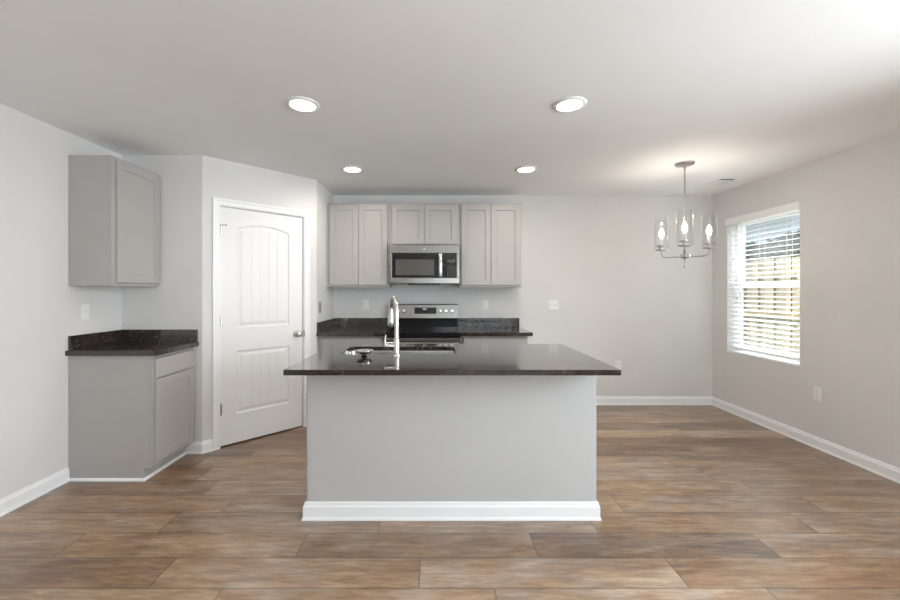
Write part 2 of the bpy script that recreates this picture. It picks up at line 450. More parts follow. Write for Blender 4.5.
# sides and back
bv = [b.verts.new((p[0], DY+.035, p[2])) for p in outer]
for i in range(4): b.faces.new((ov[i], ov[(i+1) % 4], bv[(i+1) % 4], bv[i]))
b.faces.new(bv)
door = S('door_1', b, M_door); place_angled(door)
b = BM()
box(b, S0-.001, DX0-.003, -.001, .11, 0, DTOP); box(b, DX1+.003, S1+.001, -.001, .11, 0, DTOP); box(b, S0, S1, -.001, .11, DZ1+.003, DTOP+.001)
box(b, DX0-.004, DX0+.010, DY+.037, DY+.05, 0, DZ1); box(b, DX1-.010, DX1+.004, DY+.037, DY+.05, 0, DZ1); box(b, DX0, DX1, DY+.037, DY+.05, DZ1-.01, DZ1+.004)
j = S('trim_1', b, M_trim); place_angled(j)
# casing
b = BM()
def cas_loop(o):   # o = offset outward from reveal, list of (x, z)
    return [(DX0-.008-o, 0), (DX0-.008-o, DZ1+.008+o), (DX1+.008+o, DZ1+.008+o), (DX1+.008+o, 0)]
cp = [(0, 0), (0, -.008), (.006, -.011), (.030, -.012), (.044, -.017), (.057, -.017), (.057, 0)]
path = [[(x, y, z) for (x, z) in [cas_loop(o)[i]]][0] for i in range(1) for o, y in cp]
loops = []
for i in range(4):
    loops.append([(cas_loop(o)[i][0], y, max(.0005, cas_loop(o)[i][1])) for o, y in cp])
rings(b, loops)
j = S('trim_2', b, M_trim); place_angled(j)
# knob
b = BM(); lathe(b, [(.001, 0), (.031, 0), (.031, -.004), (.026, -.009), (.012, -.012), (.011, -.030), (.020, -.038), (.028, -.050), (.027, -.062), (.016, -.070), (.001, -.072)], (.812, DY, .915), 'Y', 28)
link('door_knob', b, M_nickel_dk, door, smooth=60)
b = BM(); box(b, DX1-.0005, DX1+.0105, DY-.004, DY+.012, .882, .945, .001); box(b, DX1+.004, DX1+.014, -.013, .002, .882, .945, .001)
link('strike_plate', b, M_nickel_dk, door)
for i, z in enumerate((1.835, 1.075, .325)):
    b = BM(); tube(b, [(DX0-.002, -.006, z-.045), (DX0-.002, -.006, z+.045)], .0065, 12)
    box(b, DX0-.012, DX0+.009, -.003, DY, z-.044, z+.044)
    h = link('hinge', b, M_nickel_dk, door)
b = BM(); tube(b, [(DX0-.002, -.006, 1.835+.045), (DX0-.002, -.006, 1.835+.053)], .008, 12); tube(b, [(DX0-.012, -.006, 1.885), (DX0+.03, -.028, 1.885)], .004, 10)
tube(b, [(DX0+.03, -.028, 1.885), (DX0+.038, -.032, 1.885)], .007, 12)
link('hinge_stop', b, M_nickel_dk, door)

# window 1 ---------------------------------------------------------------
def win_frame(name, x0, y0, y1, z0, z1, mull=True):
    b = BM(); w = .045
    box(b, x0, x0+.06, y0, y0+w, z0, z1, .003); box(b, x0, x0+.06, y1-w, y1, z0, z1, .003)
    box(b, x0, x0+.06, y0+w, y1-w, z0, z0+w, .003); box(b, x0, x0+.06, y0+w, y1-w, z1-w, z1, .003)
    o = S(name, b, M_vinyl)
    zm = (z0+z1)/2
    for nm, xa, za, zb in (('lower_sash', x0+.012, z0+w, zm+.022), ('upper_sash', x0+.034, zm-.022, z1-w)):
        b = BM(); s = .035; ya, yb = y0+w, y1-w
        box(b, xa, xa+.022, ya, ya+s, za, zb, .002); box(b, xa, xa+.022, yb-s, yb, za, zb, .002)
        box(b, xa, xa+.022, ya+s, yb-s, za, za+s, .002); box(b, xa, xa+.022, ya+s, yb-s, zb-s, zb, .002)
        so = link(nm, b, M_vinyl, o)
        b = BM(); box(b, xa+.009, xa+.013, ya+s, yb-s, za+s, zb-s)
        link('window_pane', b, M_pane, so)
    return o
win_frame('window_1', XR+.085, WY0, WY1, WZ0+.012, WZ1)
win_frame('added_side_window', XR+.085, -.70, 1.90, .662, 2.115)  # unseen window, added to bring in daylight
b = BM(); box(b, XR-.006, XR+.085, WY0+.001, WY1-.001, WZ0-.004, WZ0+.020, .005); S('trim_3', b, M_trim)
b = BM(); box(b, XR+.001, XR+.086, WY0-.002, WY0+.004, WZ0+.02, WZ1); box(b, XR+.001, XR+.086, WY1-.004, WY1+.002, WZ0+.02, WZ1); box(b, XR+.001, XR+.086, WY0+.004, WY1-.004, WZ1-.004, WZ1+.002); S('trim_5', b, M_trim)
b = BM(); box(b, XR-.006, XR+.085, -.699, 1.899, .648, .668, .005); S('trim_4', b, M_trim)  # sill of the added window
# made-up patio door behind the camera, added to bring in daylight
b = BM(); y0 = YF-.08
box(b, -.1, -.04, y0, y0+.07, 0, 2.15); box(b, 2.44, 2.5, y0, y0+.07, 0, 2.15); box(b, -.04, 2.44, y0, y0+.07, 2.09, 2.15); box(b, -.04, 2.44, y0, y0+.07, 0, .03)
pd = S('added_patio_door', b, M_vinyl)
for a, c, yy in ((-.04, 1.24, y0+.005), (1.16, 2.44, y0+.038)):
    b = BM(); s = .07
    box(b, a, a+s, yy, yy+.028, .03, 2.09); box(b, c-s, c, yy, yy+.028, .03, 2.09); box(b, a+s, c-s, yy, yy+.028, 2.02, 2.09); box(b, a+s, c-s, yy, yy+.028, .03, .12)
    so = link('sliding_panel', b, M_vinyl, pd)
    b = BM(); box(b, a+s, c-s, yy+.012, yy+.016, .12, 2.02); link('door_pane', b, M_pane, so)

# ------------------------------------------------------------------ outdoors
b = BM(); box(b, XR+.16, 30, -25, 30, -.12, -.05); box(b, -18, XR+.16, -25, YF-.101, -.12, -.05); S('ground', b, M_lawn)
fence = thing('wooden_fence', 'tan board privacy fence seen through the window blind', 'fence', (5.45, 4, -.05))
yy = -5.89
while yy < 9:
    h = 1.90+random.uniform(-.008, .008)
    for off, dx_ in ((0, -.030), (.155, .042)):
        b = BM(); box(b, dx_-.010, dx_+.010, yy+off-.0925, yy+off+.0925, .02, h, .002)
        link('fence_board', b, M_fence, fence)
    yy += .31
for z in (.30, 1.62):
    b = BM(); box(b, -.0195, .0315, -6, 9, z, z+.09); link('fence_rail', b, M_fence, fence)
b = BM(); box(b, -.079, -.0405, -6, 9, .94, 1.03); link('fence_rail', b, M_rail, fence)
def tree(name, label, x, y, h, r, kind, group='trees beyond the fence'):
    t = thing(name, label, 'tree', (x, y, -.05), 0, group)
    rnd = random.Random(int(x*31+y*17))
    b = BM(); tube(b, [(0, 0, 0), (.03, .02, h*.4), (0, .03, h*.9)], [.16, .11, .03], 10); link('trunk', b, M_bark, t)
    b = BM()
    for i in range(5200):
        u = rnd.random(); zz = h*(.22+.78*u)
        rr = r*((1-u)**.8 if kind == 'cone' else math.sin(PI*min(1, .12+u*.86))**.6)*(.35+.65*rnd.random()**.5)
        a = rnd.uniform(0, 2*PI)
        rr *= 1+.25*math.sin(5*a+zz*3)
        p = Vector((rr*math.cos(a), rr*math.sin(a), zz+rnd.uniform(-.1, .1)))
        s = rnd.uniform(.07, .15)
        q = Matrix.Rotation(rnd.uniform(0, 6.28), 3, 'Z') @ Matrix.Rotation(rnd.uniform(-1.2, 1.2), 3, 'X')
        vv = [b.verts.new(p+q@Vector(c)*s) for c in ((-1, 0, 0), (0, -.45, .12), (1, 0, 0), (0, .45, .12))]
        b.faces.new(vv)
    link('foliage', b, M_leaf, t)
tree('evergreen_tree', 'dark evergreen tree behind fence at the window right side', 10.0, 10.4, 2.95, 1.5, 'round')
tree('evergreen_tree', 'dark evergreen tree behind fence at the window centre', 11.5, 14.2, 3.0, 1.7, 'round')
tree('evergreen_tree', 'lower dark evergreen tree behind fence at window left side', 10.5, 18.6, 2.7, 1.8, 'round')
tree('evergreen_tree', 'tall pointed evergreen tree behind fence, farthest right', 9.6, 7.2, 3.5, 1.4, 'cone')

# ------------------------------------------------------------------ cabinets
def upper_cabinet(name, label, w, z0, z1, depth, ndoor, loc, rz=0, reveal=(.012, .012), botrev=.022, group=None):
    """origin: back centre at floor; front faces -Y"""
    t = thing(name, label, 'cabinet', (loc[0], loc[1], z0), rz, group)
    h = z1-z0
    b = BM(); box(b, -w/2, w/2, -depth+.019, 0, 0, h, .0015); link('body', b, M_cab, t)
    b = BM(); fy = -depth
    box(b, -w/2, -w/2+.038, fy, fy+.0185, 0, h, .001); box(b, w/2-.038, w/2, fy, fy+.0185, 0, h, .001)
    box(b, -w/2+.038, w/2-.038, fy, fy+.0185, 0, .045, .001); box(b, -w/2+.038, w/2-.038, fy, fy+.0185, h-.045, h, .001)
    link('face_frame', b, M_cab, t)
    a0, a1 = -w/2+reveal[0], w/2-reveal[1]; g = .003; dw = (a1-a0-g*(ndoor-1))/ndoor
    for i in range(ndoor):
        b = BM(); shaker(b, a0+i*(dw+g), a0+i*(dw+g)+dw, botrev, h-.018, fy-.0205)
        link('door', b, M_cab, t)
    return t
def base_cabinet(name, label, w, loc, rz=0, ndoor=1, ndrawer=1, depth=.60, group=None, toe=.075, shoe=False, fillL=0):
    t = thing(name, label, 'cabinet', (loc[0], loc[1], 0), rz, group)
    H = .876; TK = .088
    b = BM()
    # side silhouette with toe notch, extruded
    pr = [(0, .001), (-depth+toe, .001), (-depth+toe, TK), (-depth+.019, TK), (-depth+.019, H), (0, H)]
    rings(b, [[(-w/2, y, z) for y, z in pr], [(w/2, y, z) for y, z in pr]])
    link('body', b, M_cab, t)
    b = BM(); fy = -depth
    box(b, -w/2, -w/2+.038, fy, fy+.0185, TK, H, .001); box(b, w/2-.038, w/2, fy, fy+.0185, TK, H, .001)
    box(b, -w/2+.038, w/2-.038, fy, fy+.0185, TK, TK+.045, .001); box(b, -w/2+.038, w/2-.038, fy, fy+.0185, H-.035, H, .001)
    box(b, -w/2+.038, w/2-.038, fy, fy+.0185, .69, .725, .001)
    link('face_frame', b, M_cab, t)
    b = BM(); box(b, -w/2+.001, w/2-.001, fy+toe-.004, fy+toe+.017, .002, TK-.002); link('toe_kick', b, M_cab, t)
    a0, a1 = -w/2+.020+fillL, w/2-.020; g = .004
    dw = (a1-a0-g*(ndrawer-1))/ndrawer
    for i in range(ndrawer):
        b = BM(); slab(b, a0+i*(dw+g), a0+i*(dw+g)+dw, .715, .853, fy-.0205); link('drawer', b, M_cab, t)
    dw = (a1-a0-g*(ndoor-1))/ndoor
    for i in range(ndoor):
        b = BM(); shaker(b, a0+i*(dw+g), a0+i*(dw+g)+dw, TK+.030, .703, fy-.0205); link('door', b, M_cab, t)
    return t
# left wall pair (rotated to face +X)
RZ = PI/2
YL = (2.766+YS-.002)/2; WL = YS-.002-2.766
upper_cabinet('wall_cabinet', 'grey single door wall cabinet hung on the left wall', WL, 1.366, 2.280, .303, 1, (XL+.001, YL), RZ, (.032, .010))
c = base_cabinet('base_cabinet', 'grey base cabinet standing alone against the left wall', WL, (XL+.001, YL), RZ, 1, 1, .587, toe=.062)
b = BM()   # quarter-round shoe along the side and the toe
def shoe(bm, pts):
    pts = [Vector(p) for p in pts]; loops = []; nr = []
    for a, q in zip(pts, pts[1:]):
        d = (q-a).normalized(); nr.append(Vector((d.y, -d.x)))
    for i, p in enumerate(pts):
        m = nr[0] if i == 0 else nr[-1] if i == len(pts)-1 else (nr[i-1]+nr[i])/(1+nr[i-1].dot(nr[i]))
        loops.append([(p.x+m.x*o, p.y+m.y*o, z+.0008) for o, z in ((0, 0), (.013, 0), (.012, .008), (.008, .014), (0, .018))])
    rings(bm, loops)
b2 = BM(); fyx = .587-.062+.004
# local coordinates: x along the wall (towards +Y world), -y = into the room
shoe(b2, [(-WL/2, 0), (-WL/2, -fyx), (WL/2-.001, -fyx)])
b.free()
link('shoe_moulding', b2, M_trim, c, label='white quarter round moulding')

# back run
XA, XB, XC, XD = -1.190, -.532, .236, .908
YCF = .325
upper_cabinet('wall_cabinet', 'tall grey two door wall cabinet left of the microwave', XB-XA-.002, 1.368, 2.279, .303, 2, ((XA+XB)/2, YB-.001), 0, (.012, .016))
upper_cabinet('wall_cabinet', 'short grey two door wall cabinet above the microwave', XC-XB-.002, 1.821, 2.279, .303, 2, ((XB+XC)/2, YB-.001), 0, (.030, .030), .014)
upper_cabinet('wall_cabinet', 'tall grey two door wall cabinet right of the microwave', XD-XC-.002, 1.368, 2.279, .303, 2, ((XC+XD)/2, YB-.001), 0, (.016, .012))
b = BM(); box(b, P1.x+.001, XA-.0005, YB-.304, YB-.285, 1.368, 2.279); o = link('filler_strip', b, M_cab)
o['label'] = 'narrow grey filler strip between left kitchen wall and tall wall cabinet'; o['category'] = 'filler strip'
base_cabinet('base_cabinet', 'grey base cabinet under the counter left of the range', XB-P1.x-.004, ((XB+P1.x)/2, YB-.001), 0, 2, 1, .610, fillL=.02)
base_cabinet('base_cabinet', 'grey base cabinet under the counter right of the range', XD-XC-.003, ((XC+XD)/2, YB-.001), 0, 2, 1, .610)

# countertops
CT0, CT1 = .877, .914
def tag(o, label, cat, group=None):
    o['label'] = label; o['category'] = cat
    if group: o['group'] = group
    return o
def counter(name, label, poly, splashes, z0=CT0, z1=CT1):
    """poly: plan outline with centre used as origin"""
    cx = sum(p[0] for p in poly)/len(poly); cy = sum(p[1] for p in poly)/len(poly)
    t = thing(name, label, 'countertop', (cx, cy, z0))
    b = BM(); q = [(x-cx, y-cy) for x, y in poly]
    prism(b, q, 0, z1-z0)
    es = [e for e in b.edges if abs(e.verts[0].co.z-e.verts[1].co.z) < 1e-6]
    bmesh.ops.bevel(b, geom=es, offset=.003, segments=2, affect='EDGES')
    link('slab', b, M_gran, t)
    for (x0, x1, y0, y1) in splashes:
        b = BM(); box(b, x0-cx, x1-cx, y0-cy, y1-cy, z1-z0, z1-z0+.100, .002); link('backsplash', b, M_gran, t)
    return t
XLF = XL+.633
counter('countertop', 'short dark granite countertop on the cabinet at left wall',
        [(XL+.001, 2.742), (XLF-.012, 2.742), (XLF-.004, 2.745), (XLF, 2.752), (XLF, YS-.001), (XL+.001, YS-.001)],
        [(XL+.001, XL+.021, 2.764, YS-.022), (XL+.001, XLF-.008, YS-.021, YS-.001)])
YCT = 3.935
counter('countertop', 'dark granite countertop left of the range, against side wall',
        [(P1.x+.001, YCT), (XB+.006, YCT), (XB+.006, YB-.001), (P1.x+.001, YB-.001)],
        [(P1.x+.001, P1.x+.021, YCT+.015, YB-.022), (P1.x+.001, XB+.006, YB-.021, YB-.001)])
counter('countertop', 'dark granite countertop right of the range, open right end',
        [(XC-.006, YCT), (.945, YCT), (.945, YB-.001), (XC-.006, YB-.001)],
        [(XC-.006, .945, YB-.021, YB-.001)])

# ------------------------------------------------------------------ range
RX = (XB+XC)/2; RW = XC-XB-.014-.006
rg = thing('electric_range', 'stainless electric range with black glass cooktop', 'range', (RX, YB-.03, 0))
h = RW/2
b = BM(); box(b, -h, h, -.62, 0, .03, .895, .003)
for sx in (-1, 1):
    for sy in (-.58, -.04): lathe(b, [(.018, .0005), (.018, .03)], (sx*(h-.04), sy, 0), 'Z', 12)
link('body', b, M_blackp, rg)
b = BM(); box(b, -h-.004, h+.004, -.655, -.06, .893, .916, .004); ct = link('cooktop', b, M_black, rg)
for (bx_, by_, br) in ((-.19, -.49, .115), (.19, -.49, .09), (-.19, -.22, .08), (.19, -.22, .10)):
    b = BM(); lathe(b, [(br-.004, .9163), (br, .9163), (br, .9168), (br-.004, .9168)], (bx_, by_, 0), 'Z', 40, False, False); link('burner_ring', b, M_burner, ct)
b = BM(); box(b, -h, h, -.655, -.621, .864, .892, .004); link('front_panel', b, M_black, rg)
b = BM(); box(b, -h, h, -.662, -.622, .285, .860, .005); od = link('oven_door', b, M_steel, rg)
b = BM(); box(b, -h+.07, h-.07, -.6635, -.6615, .37, .70, .0005); link('oven_window', b, M_black, od)
b = BM(); tube(b, [(-h+.010, -.715, .815), (h-.010, -.715, .815)], .013, 16)
for sx in (-1, 1):
    box(b, sx*(h-.045)-.012, sx*(h-.045)+.012, -.71, -.661, .805, .825, .002)
link('handle', b, M_steel, od, smooth=50)
for sx in (-1, 1):
    b = BM(); lathe(b, [(.0145, 0), (.0145, .008)], (sx*(h-.006)-.004, -.715, .815), 'X', 16)
    link('handle_end', b, M_blackp, od, label='black handle end cap')
b = BM(); box(b, -h, h, -.66, -.622, .09, .278, .005); link('storage_drawer', b, M_steel, rg)
# backguard: slightly leaning
b = BM()
pr = [(-.06, .900), (-.105, .900), (-.108, 1.02), (-.092, 1.168), (-.082, 1.176), (0, 1.176), (0, .900)]
rings(b, [[(-h+.003, y, z) for y, z in pr], [(h-.003, y, z) for y, z in pr]])
bg = link('backguard', b, M_black, rg)
b = BM()
pr = [(-.109, 1.022), (-.0935, 1.169), (-.083, 1.178), (-.001, 1.178), (-.001, 1.172), (-.08, 1.172), (-.09, 1.165), (-.105, 1.022)]
rings(b, [[(-h+.001, y, z) for y, z in pr], [(h-.001, y, z) for y, z in pr]])
cpn = link('control_panel', b, M_steel, bg)
tilt = math.atan2(.0155, .147)
def on_panel(x, z, off=0):   # point on the sloped face
    k = (z-1.022)/.147
    return Vector((x, -.109+.0155*k-off, z))
b = BM()
q = [on_panel(-.118, 1.070, .001), on_panel(.128, 1.070, .001), on_panel(.128, 1.140, .001), on_panel(-.118, 1.140, .001)]
q2 = [p+Vector((0, -.001, 0)) for p in q]; rings(b, [q, q2]); dp = link('display', b, M_black, cpn)
b = BM()
for i in range(3):
    x = -.018+i*.014; p = on_panel(x, 1.122, .0025)
    box(b, p.x-.005, p.x+.005, p.y-.0004, p.y+.0004, 1.119, 1.127)
link('digits', b, M_white, dp, label='small white lit digits')
for x in (-.310, -.238, .172, .236, .304):
    b = BM(); p = on_panel(x, 1.103)
    lathe(b, [(.001, 0), (.024, 0), (.024, -.008), (.019, -.012), (.018, -.028), (.001, -.029)], (p.x, p.y, p.z), 'Y', 24)
    box(b, p.x-.003, p.x+.003, p.y-.031, p.y-.012, p.z-.016, p.z+.016, .001)
    link('knob', b, M_nickel, cpn, smooth=40)

# ------------------------------------------------------------------ microwave
MW = .748
mw = thing('microwave_oven', 'stainless over the range microwave under the short cabinet', 'microwave', (RX+.002, YB-.001, 1.399))
h = MW/2; H = .4205
b = BM(); box(b, -h, h, -.375, 0, .006, H, .003); link('body', b, M_steel, mw)
b = BM(); box(b, -h+.19, h-.20, -.36, -.05, -.004, .008, .002); link('bottom_grille', b, M_blackp, mw)
b = BM(); box(b, -h, h, -.405, -.376, .330, H, .004); link('top_panel', b, M_steel, mw)
b = BM(); box(b, -h, h, -.405, -.376, .010, .070, .004); link('bottom_trim', b, M_steel, mw)
b = BM(); lathe(b, [(.001, 0), (.011, 0), (.011, -.002), (.001, -.002)], (.0, -.405, .375), 'Y', 20); link('badge', b, M_nickel, mw)
for xa in (-h, h-.030):
    b = BM(); box(b, xa, xa+.030, -.405, -.376, .0705, .3295, .003); link('side_trim', b, M_steel, mw)
b = BM(); box(b, -h+.031, h-.180, -.404, -.377, .071, .329, .003); dr = link('door', b, M_black, mw)
b = BM(); box(b, -h+.068, h-.268, -.4052, -.4035, .098, .264, .0003); link('door_window', b, M_mesh, dr)
b = BM(); box(b, h-.219, h-.187, -.438, -.425, .078, .326, .005)
for z in (.090, .300): box(b, h-.211, h-.195, -.426, -.403, z, z+.014, .001)
link('handle', b, M_nickel, dr, smooth=40)
b = BM(); box(b, h-.178, h-.031, -.4035, -.377, .071, .329, .002); cp_ = link('control_panel', b, M_black, mw)
b = BM()
for r in range(6):
    for c_ in range(4):
        box(b, h-.130+c_*.024, h-.130+c_*.024+.014, -.4045, -.403, .085+r*.020, .085+r*.020+.010)
link('keypad', b, M_key, cp_)
b = BM(); box(b, h-.132, h-.045, -.4040, -.403, .232, .262); link('clock_display', b, M_mesh, cp_)

# ------------------------------------------------------------------ island
IX0, IX1, IY0, IY1 = -.769, .926, 2.300, 3.045
isl = thing('kitchen_island', 'pale grey kitchen island with white base moulding', 'kitchen island', ((IX0+IX1)/2, IY0, 0))
cx = (IX0+IX1)/2
b = BM(); hw = (IX1-IX0)/2
box(b, -hw, hw, 0, .12, .001, .8835)
es = [e for e in b.edges if abs(e.verts[0].co.z-e.verts[1].co.z) > .5]
bmesh.ops.bevel(b, geom=es, offset=.010, segments=4, affect='EDGES')
link('knee_wall', b, M_isl, isl, smooth=40)
pts = [(-hw, .12), (-hw, 0), (hw, 0), (hw, .12)]
# baseboard around three sides, room on the right of travel: go right to left
b = BM(); loops = []
P = [Vector(p) for p in reversed(pts)]
nr = [Vector(((q-a).normalized().y, -(q-a).normalized().x)) for a, q in zip(P, P[1:])]
P = [Vector(p) for p in pts]
nr = [Vector(((q-a).normalized().y, -(q-a).normalized().x)) for a, q in zip(P, P[1:])]
sgn = 1 if nr[1].y < 0 else -1
for i, p in enumerate(P):
    m = nr[0] if i == 0 else nr[-1] if i == len(P)-1 else (nr[i-1]+nr[i])
    m = m*sgn
    loops.append([(p.x+m.x*o, p.y+m.y*o, z*1.05+.0005) for o, z in PROF])
rings(b, loops); link('base_moulding', b, M_trim, isl, label='white base moulding')
b = BM(); ck = IX0+.001
for sx in (-hw+.004, hw-.022):   # open-topped carcass: two gables, floor, front rail
    rings(b, [[(x, y, z) for y, z in ((.1205, .001), (.655, .001), (.655, .088), (.725, .088), (.725, .876), (.1205, .876))] for x in (sx, sx+.018)])
box(b, -hw+.022, hw-.022, .1205, .7, .089, .105); box(b, -hw+.022, hw-.022, .637, .655, .001, .088); box(b, -hw+.022, hw-.022, .708, .725, .088, .62); box(b, -hw+.022, hw-.022, .700, .725, .82, .876)
ib = link('cabinet_body', b, M_cab, isl, label='grey cabinet body')
dwd = (2*hw-.04)/4
for i in range(4):
    b = BM()
    x0, x1 = -hw+.02+i*dwd+.002, -hw+.02+(i+1)*dwd-.002
    def lp(d, y): return [(x0+d, y, .118+d), (x1-d, y, .118+d), (x1-d, y, .853-d), (x0+d, y, .853-d)]
    rings(b, [lp(0, .7255), lp(0, .742), (lp(.003, .745)), lp(.057, .745), lp(.061, .736)])
    link('door', b, M_cab, isl)
# island counter with sink cut-out
def rrect(x0, x1, y0, y1, r, n=8):
    out = []
    for cx_, cy_, a0 in ((x1-r, y1-r, 0), (x0+r, y1-r, PI/2), (x0+r, y0+r, PI), (x1-r, y0+r, 3*PI/2)):
        for i in range(n+1):
            a = a0+PI/2*i/n; out.append((cx_+r*math.cos(a), cy_+r*math.sin(a)))
    return out
TX0, TX1, TY0, TY1 = -.816, .966, 2.078, 3.100
SX0, SX1, SY0, SY1 = -.648, .122, 2.585, 2.945
ict = thing('countertop', 'large dark granite countertop on the kitchen island', 'countertop', ((TX0+TX1)/2, (TY0+TY1)/2, .884))
ox, oy = (TX0+TX1)/2, (TY0+TY1)/2
def ring_fill(bm, outer, inner, z):
    a = [bm.verts.new((x-ox, y-oy, z)) for x, y in outer]; c = [bm.verts.new((x-ox, y-oy, z)) for x, y in inner]
    es = [bm.edges.new((a[i], a[(i+1) % len(a)])) for i in range(len(a))]+[bm.edges.new((c[i], c[(i+1) % len(c)])) for i in range(len(c))]
    bmesh.ops.triangle_fill(bm, edges=es, use_beauty=True); return a, c
b = BM()
ou = rrect(TX0, TX1, TY0, TY1, .006, 3); ou2 = rrect(TX0+.0025, TX1-.0025, TY0+.0025, TY1-.0025, .004, 3)
inn = rrect(SX0, SX1, SY0, SY1, .055, 8)
a1, c1 = ring_fill(b, ou2, inn, .030)
a0, c0 = ring_fill(b, ou2, inn, 0)
am = [b.verts.new((x-ox, y-oy, .0275)) for x, y in ou]; an = [b.verts.new((x-ox, y-oy, .0025)) for x, y in ou]
n = len(ou)
for u, v in ((a1, am), (am, an), (an, a0)):
    for i in range(n): b.faces.new((u[i], u[(i+1) % n], v[(i+1) % n], v[i]))
n = len(inn)
for i in range(n): b.faces.new((c1[i], c1[(i+1) % n], c0[(i+1) % n], c0[i]))
link('slab', b, M_gran, ict)
# sink
sk = thing('kitchen_sink', 'stainless undermount sink set in the island countertop', 'sink', ((SX0+SX1)/2, (SY0+SY1)/2, .68))
b = BM(); kx, ky = (SX1-SX0)/2, (SY1-SY0)/2
def kl(d, z, r): return [(x, y, z) for x, y in rrect(-kx-d, kx+d, -ky-d, ky+d, r)]
rings(b, [kl(.018, .2035, .07), kl(.006, .2035, .06), kl(.004, .195, .058), kl(0, .03, .055), kl(-.01, .012, .05), kl(-.03, .006, .04)], cap0=False)
rings(b, [kl(.018, .2035, .07), kl(.018, .201, .07), kl(.008, .2, .06), kl(.006, .03, .06), kl(-.01, .0, .05)], cap0=False)
link('basin', b, M_sink, sk, smooth=50)
b = BM(); lathe(b, [(.056, .0065), (.056, .009), (.046, .0105), (.040, .007), (.010, .0065)], (0, 0, 0), 'Z', 28); link('drain', b, M_chrome, sk)
# faucet
FX, FY, FZ = -.262, 2.505, .9145
fc = thing('kitchen_faucet', 'tall brushed nickel gooseneck pull-down faucet on island', 'faucet', (FX, FY, FZ))
th = math.radians(19); dx, dy = -math.sin(th), math.cos(th)
b = BM(); lathe(b, [(.025, 0), (.025, .005), (.019, .010), (.0175, .10), (.0155, .108)], (0, 0, 0), 'Z', 28); link('base', b, M_nickel, fc, smooth=40)
b = BM(); R = .086; HT = .285; pts = [(0, 0, .10), (0, 0, .18), (0, 0, HT)]
for i in range(1, 19):
    a = PI*i/18; q = R-R*math.cos(a); pts.append((dx*q, dy*q, HT+R*math.sin(a)))
pts += [(dx*(2*R), dy*(2*R), HT-.02)]
tube(b, pts, [.0140]*3+[.0135]*(len(pts)-3), 18); link('spout', b, M_nickel, fc, smooth=50)
b = BM(); e = (dx*2*R, dy*2*R)
lathe(b, [(.0135, HT+.010), (.0165, HT), (.0190, HT-.035), (.0215, HT-.070), (.0225, HT-.104), (.0175, HT-.110), (.012, HT-.110)], (e[0], e[1], 0), 'Z', 26); hd = link('spray_head', b, M_nickel, fc, smooth=50)
b = BM(); lathe(b, [(.0165, HT-.110), (.0165, HT-.1155), (.002, HT-.1155)], (e[0], e[1], 0), 'Z', 24); link('nozzle', b, M_blackp, hd)
b = BM(); tube(b, [(-.012, 0, .066), (-.050, -.006, .066), (-.074, -.008, .067)], [.0145, .0145, .0135], 18)
hn = link('handle_body', b, M_nickel, fc, smooth=50)
b = BM(); tube(b, [(-.068, -.008, .066), (-.074, -.010, .090), (-.071, -.012, .118), (-.066, -.012, .138)], [.0085, .0068, .0055, .0045], 12); link('lever', b, M_nickel, hn, smooth=50)
# sink strainer standing on the island top
st = thing('sink_strainer', 'small chrome sink strainer on island countertop left of faucet', 'sink strainer', (-.470, 2.512, .9145))
b = BM(); lathe(b, [(.018, 0), (.020, .003), (.014, .008), (.012, .014), (.012, .022)], (0, 0, 0), 'Z', 24); link('stopper', b, M_blackp, st, label='black rubber stopper')
b = BM(); lathe(b, [(.014, .016), (.040, .018), (.046, .022), (.052, .030), (.060, .034), (.060, .038), (.049, .038), (.042, .026), (.012, .024)], (0, 0, 0), 'Z', 36, True, True); link('basket', b, M_chrome, st, smooth=40)
b = BM(); lathe(b, [(.004, .023), (.004, .034), (.009, .036), (.009, .042), (.004, .044)], (0, 0, 0), 'Z', 16); link('grip', b, M_chrome, st, smooth=40)

# ------------------------------------------------------------------ recessed lights
def can_light(label, x, y):
    t = thing('recessed_ceiling_light', label, 'ceiling light', (x, y, ZC), 0, 'recessed ceiling lights')
    b = BM(); lathe(b, [(.072, -.0005), (.098, -.0005), (.098, -.004), (.090, -.010), (.076, -.011), (.072, -.006)], (0, 0, 0), 'Z', 40, False, False)
    rings(b, [[(.072*math.cos(2*PI*i/40), .072*math.sin(2*PI*i/40), z) for i in range(40)] for z in (-.006, -.0005)], False, False)
    link('trim_ring', b, M_trim, t, smooth=40)
    b = BM(); lathe(b, [(.0715, -.001), (.0715, -.006), (.05, -.009), (.001, -.010)], (0, 0, 0), 'Z', 40); link('lens', b, M_lens, t, smooth=40)
    d = bpy.data.lights.new('lamp', 'AREA'); d.shape = 'DISK'; d.size = .13; d.energy = LAMP_WATTS; d.color = (1, .92, .82); d.spread = math.radians(170)
    o = bpy.data.objects.new('lamp', d); COL.objects.link(o); o.parent = t; o.location = (0, 0, -.014)
    return t
can_light('round recessed ceiling light, nearest on the left', -.805, 2.35)
can_light('round recessed ceiling light, nearest on the right', .783, 2.35)
can_light('round recessed ceiling light, farther one on left near cabinets', -.780, 3.60)
can_light('round recessed ceiling light, farther one on right near cabinets', .803, 3.60)

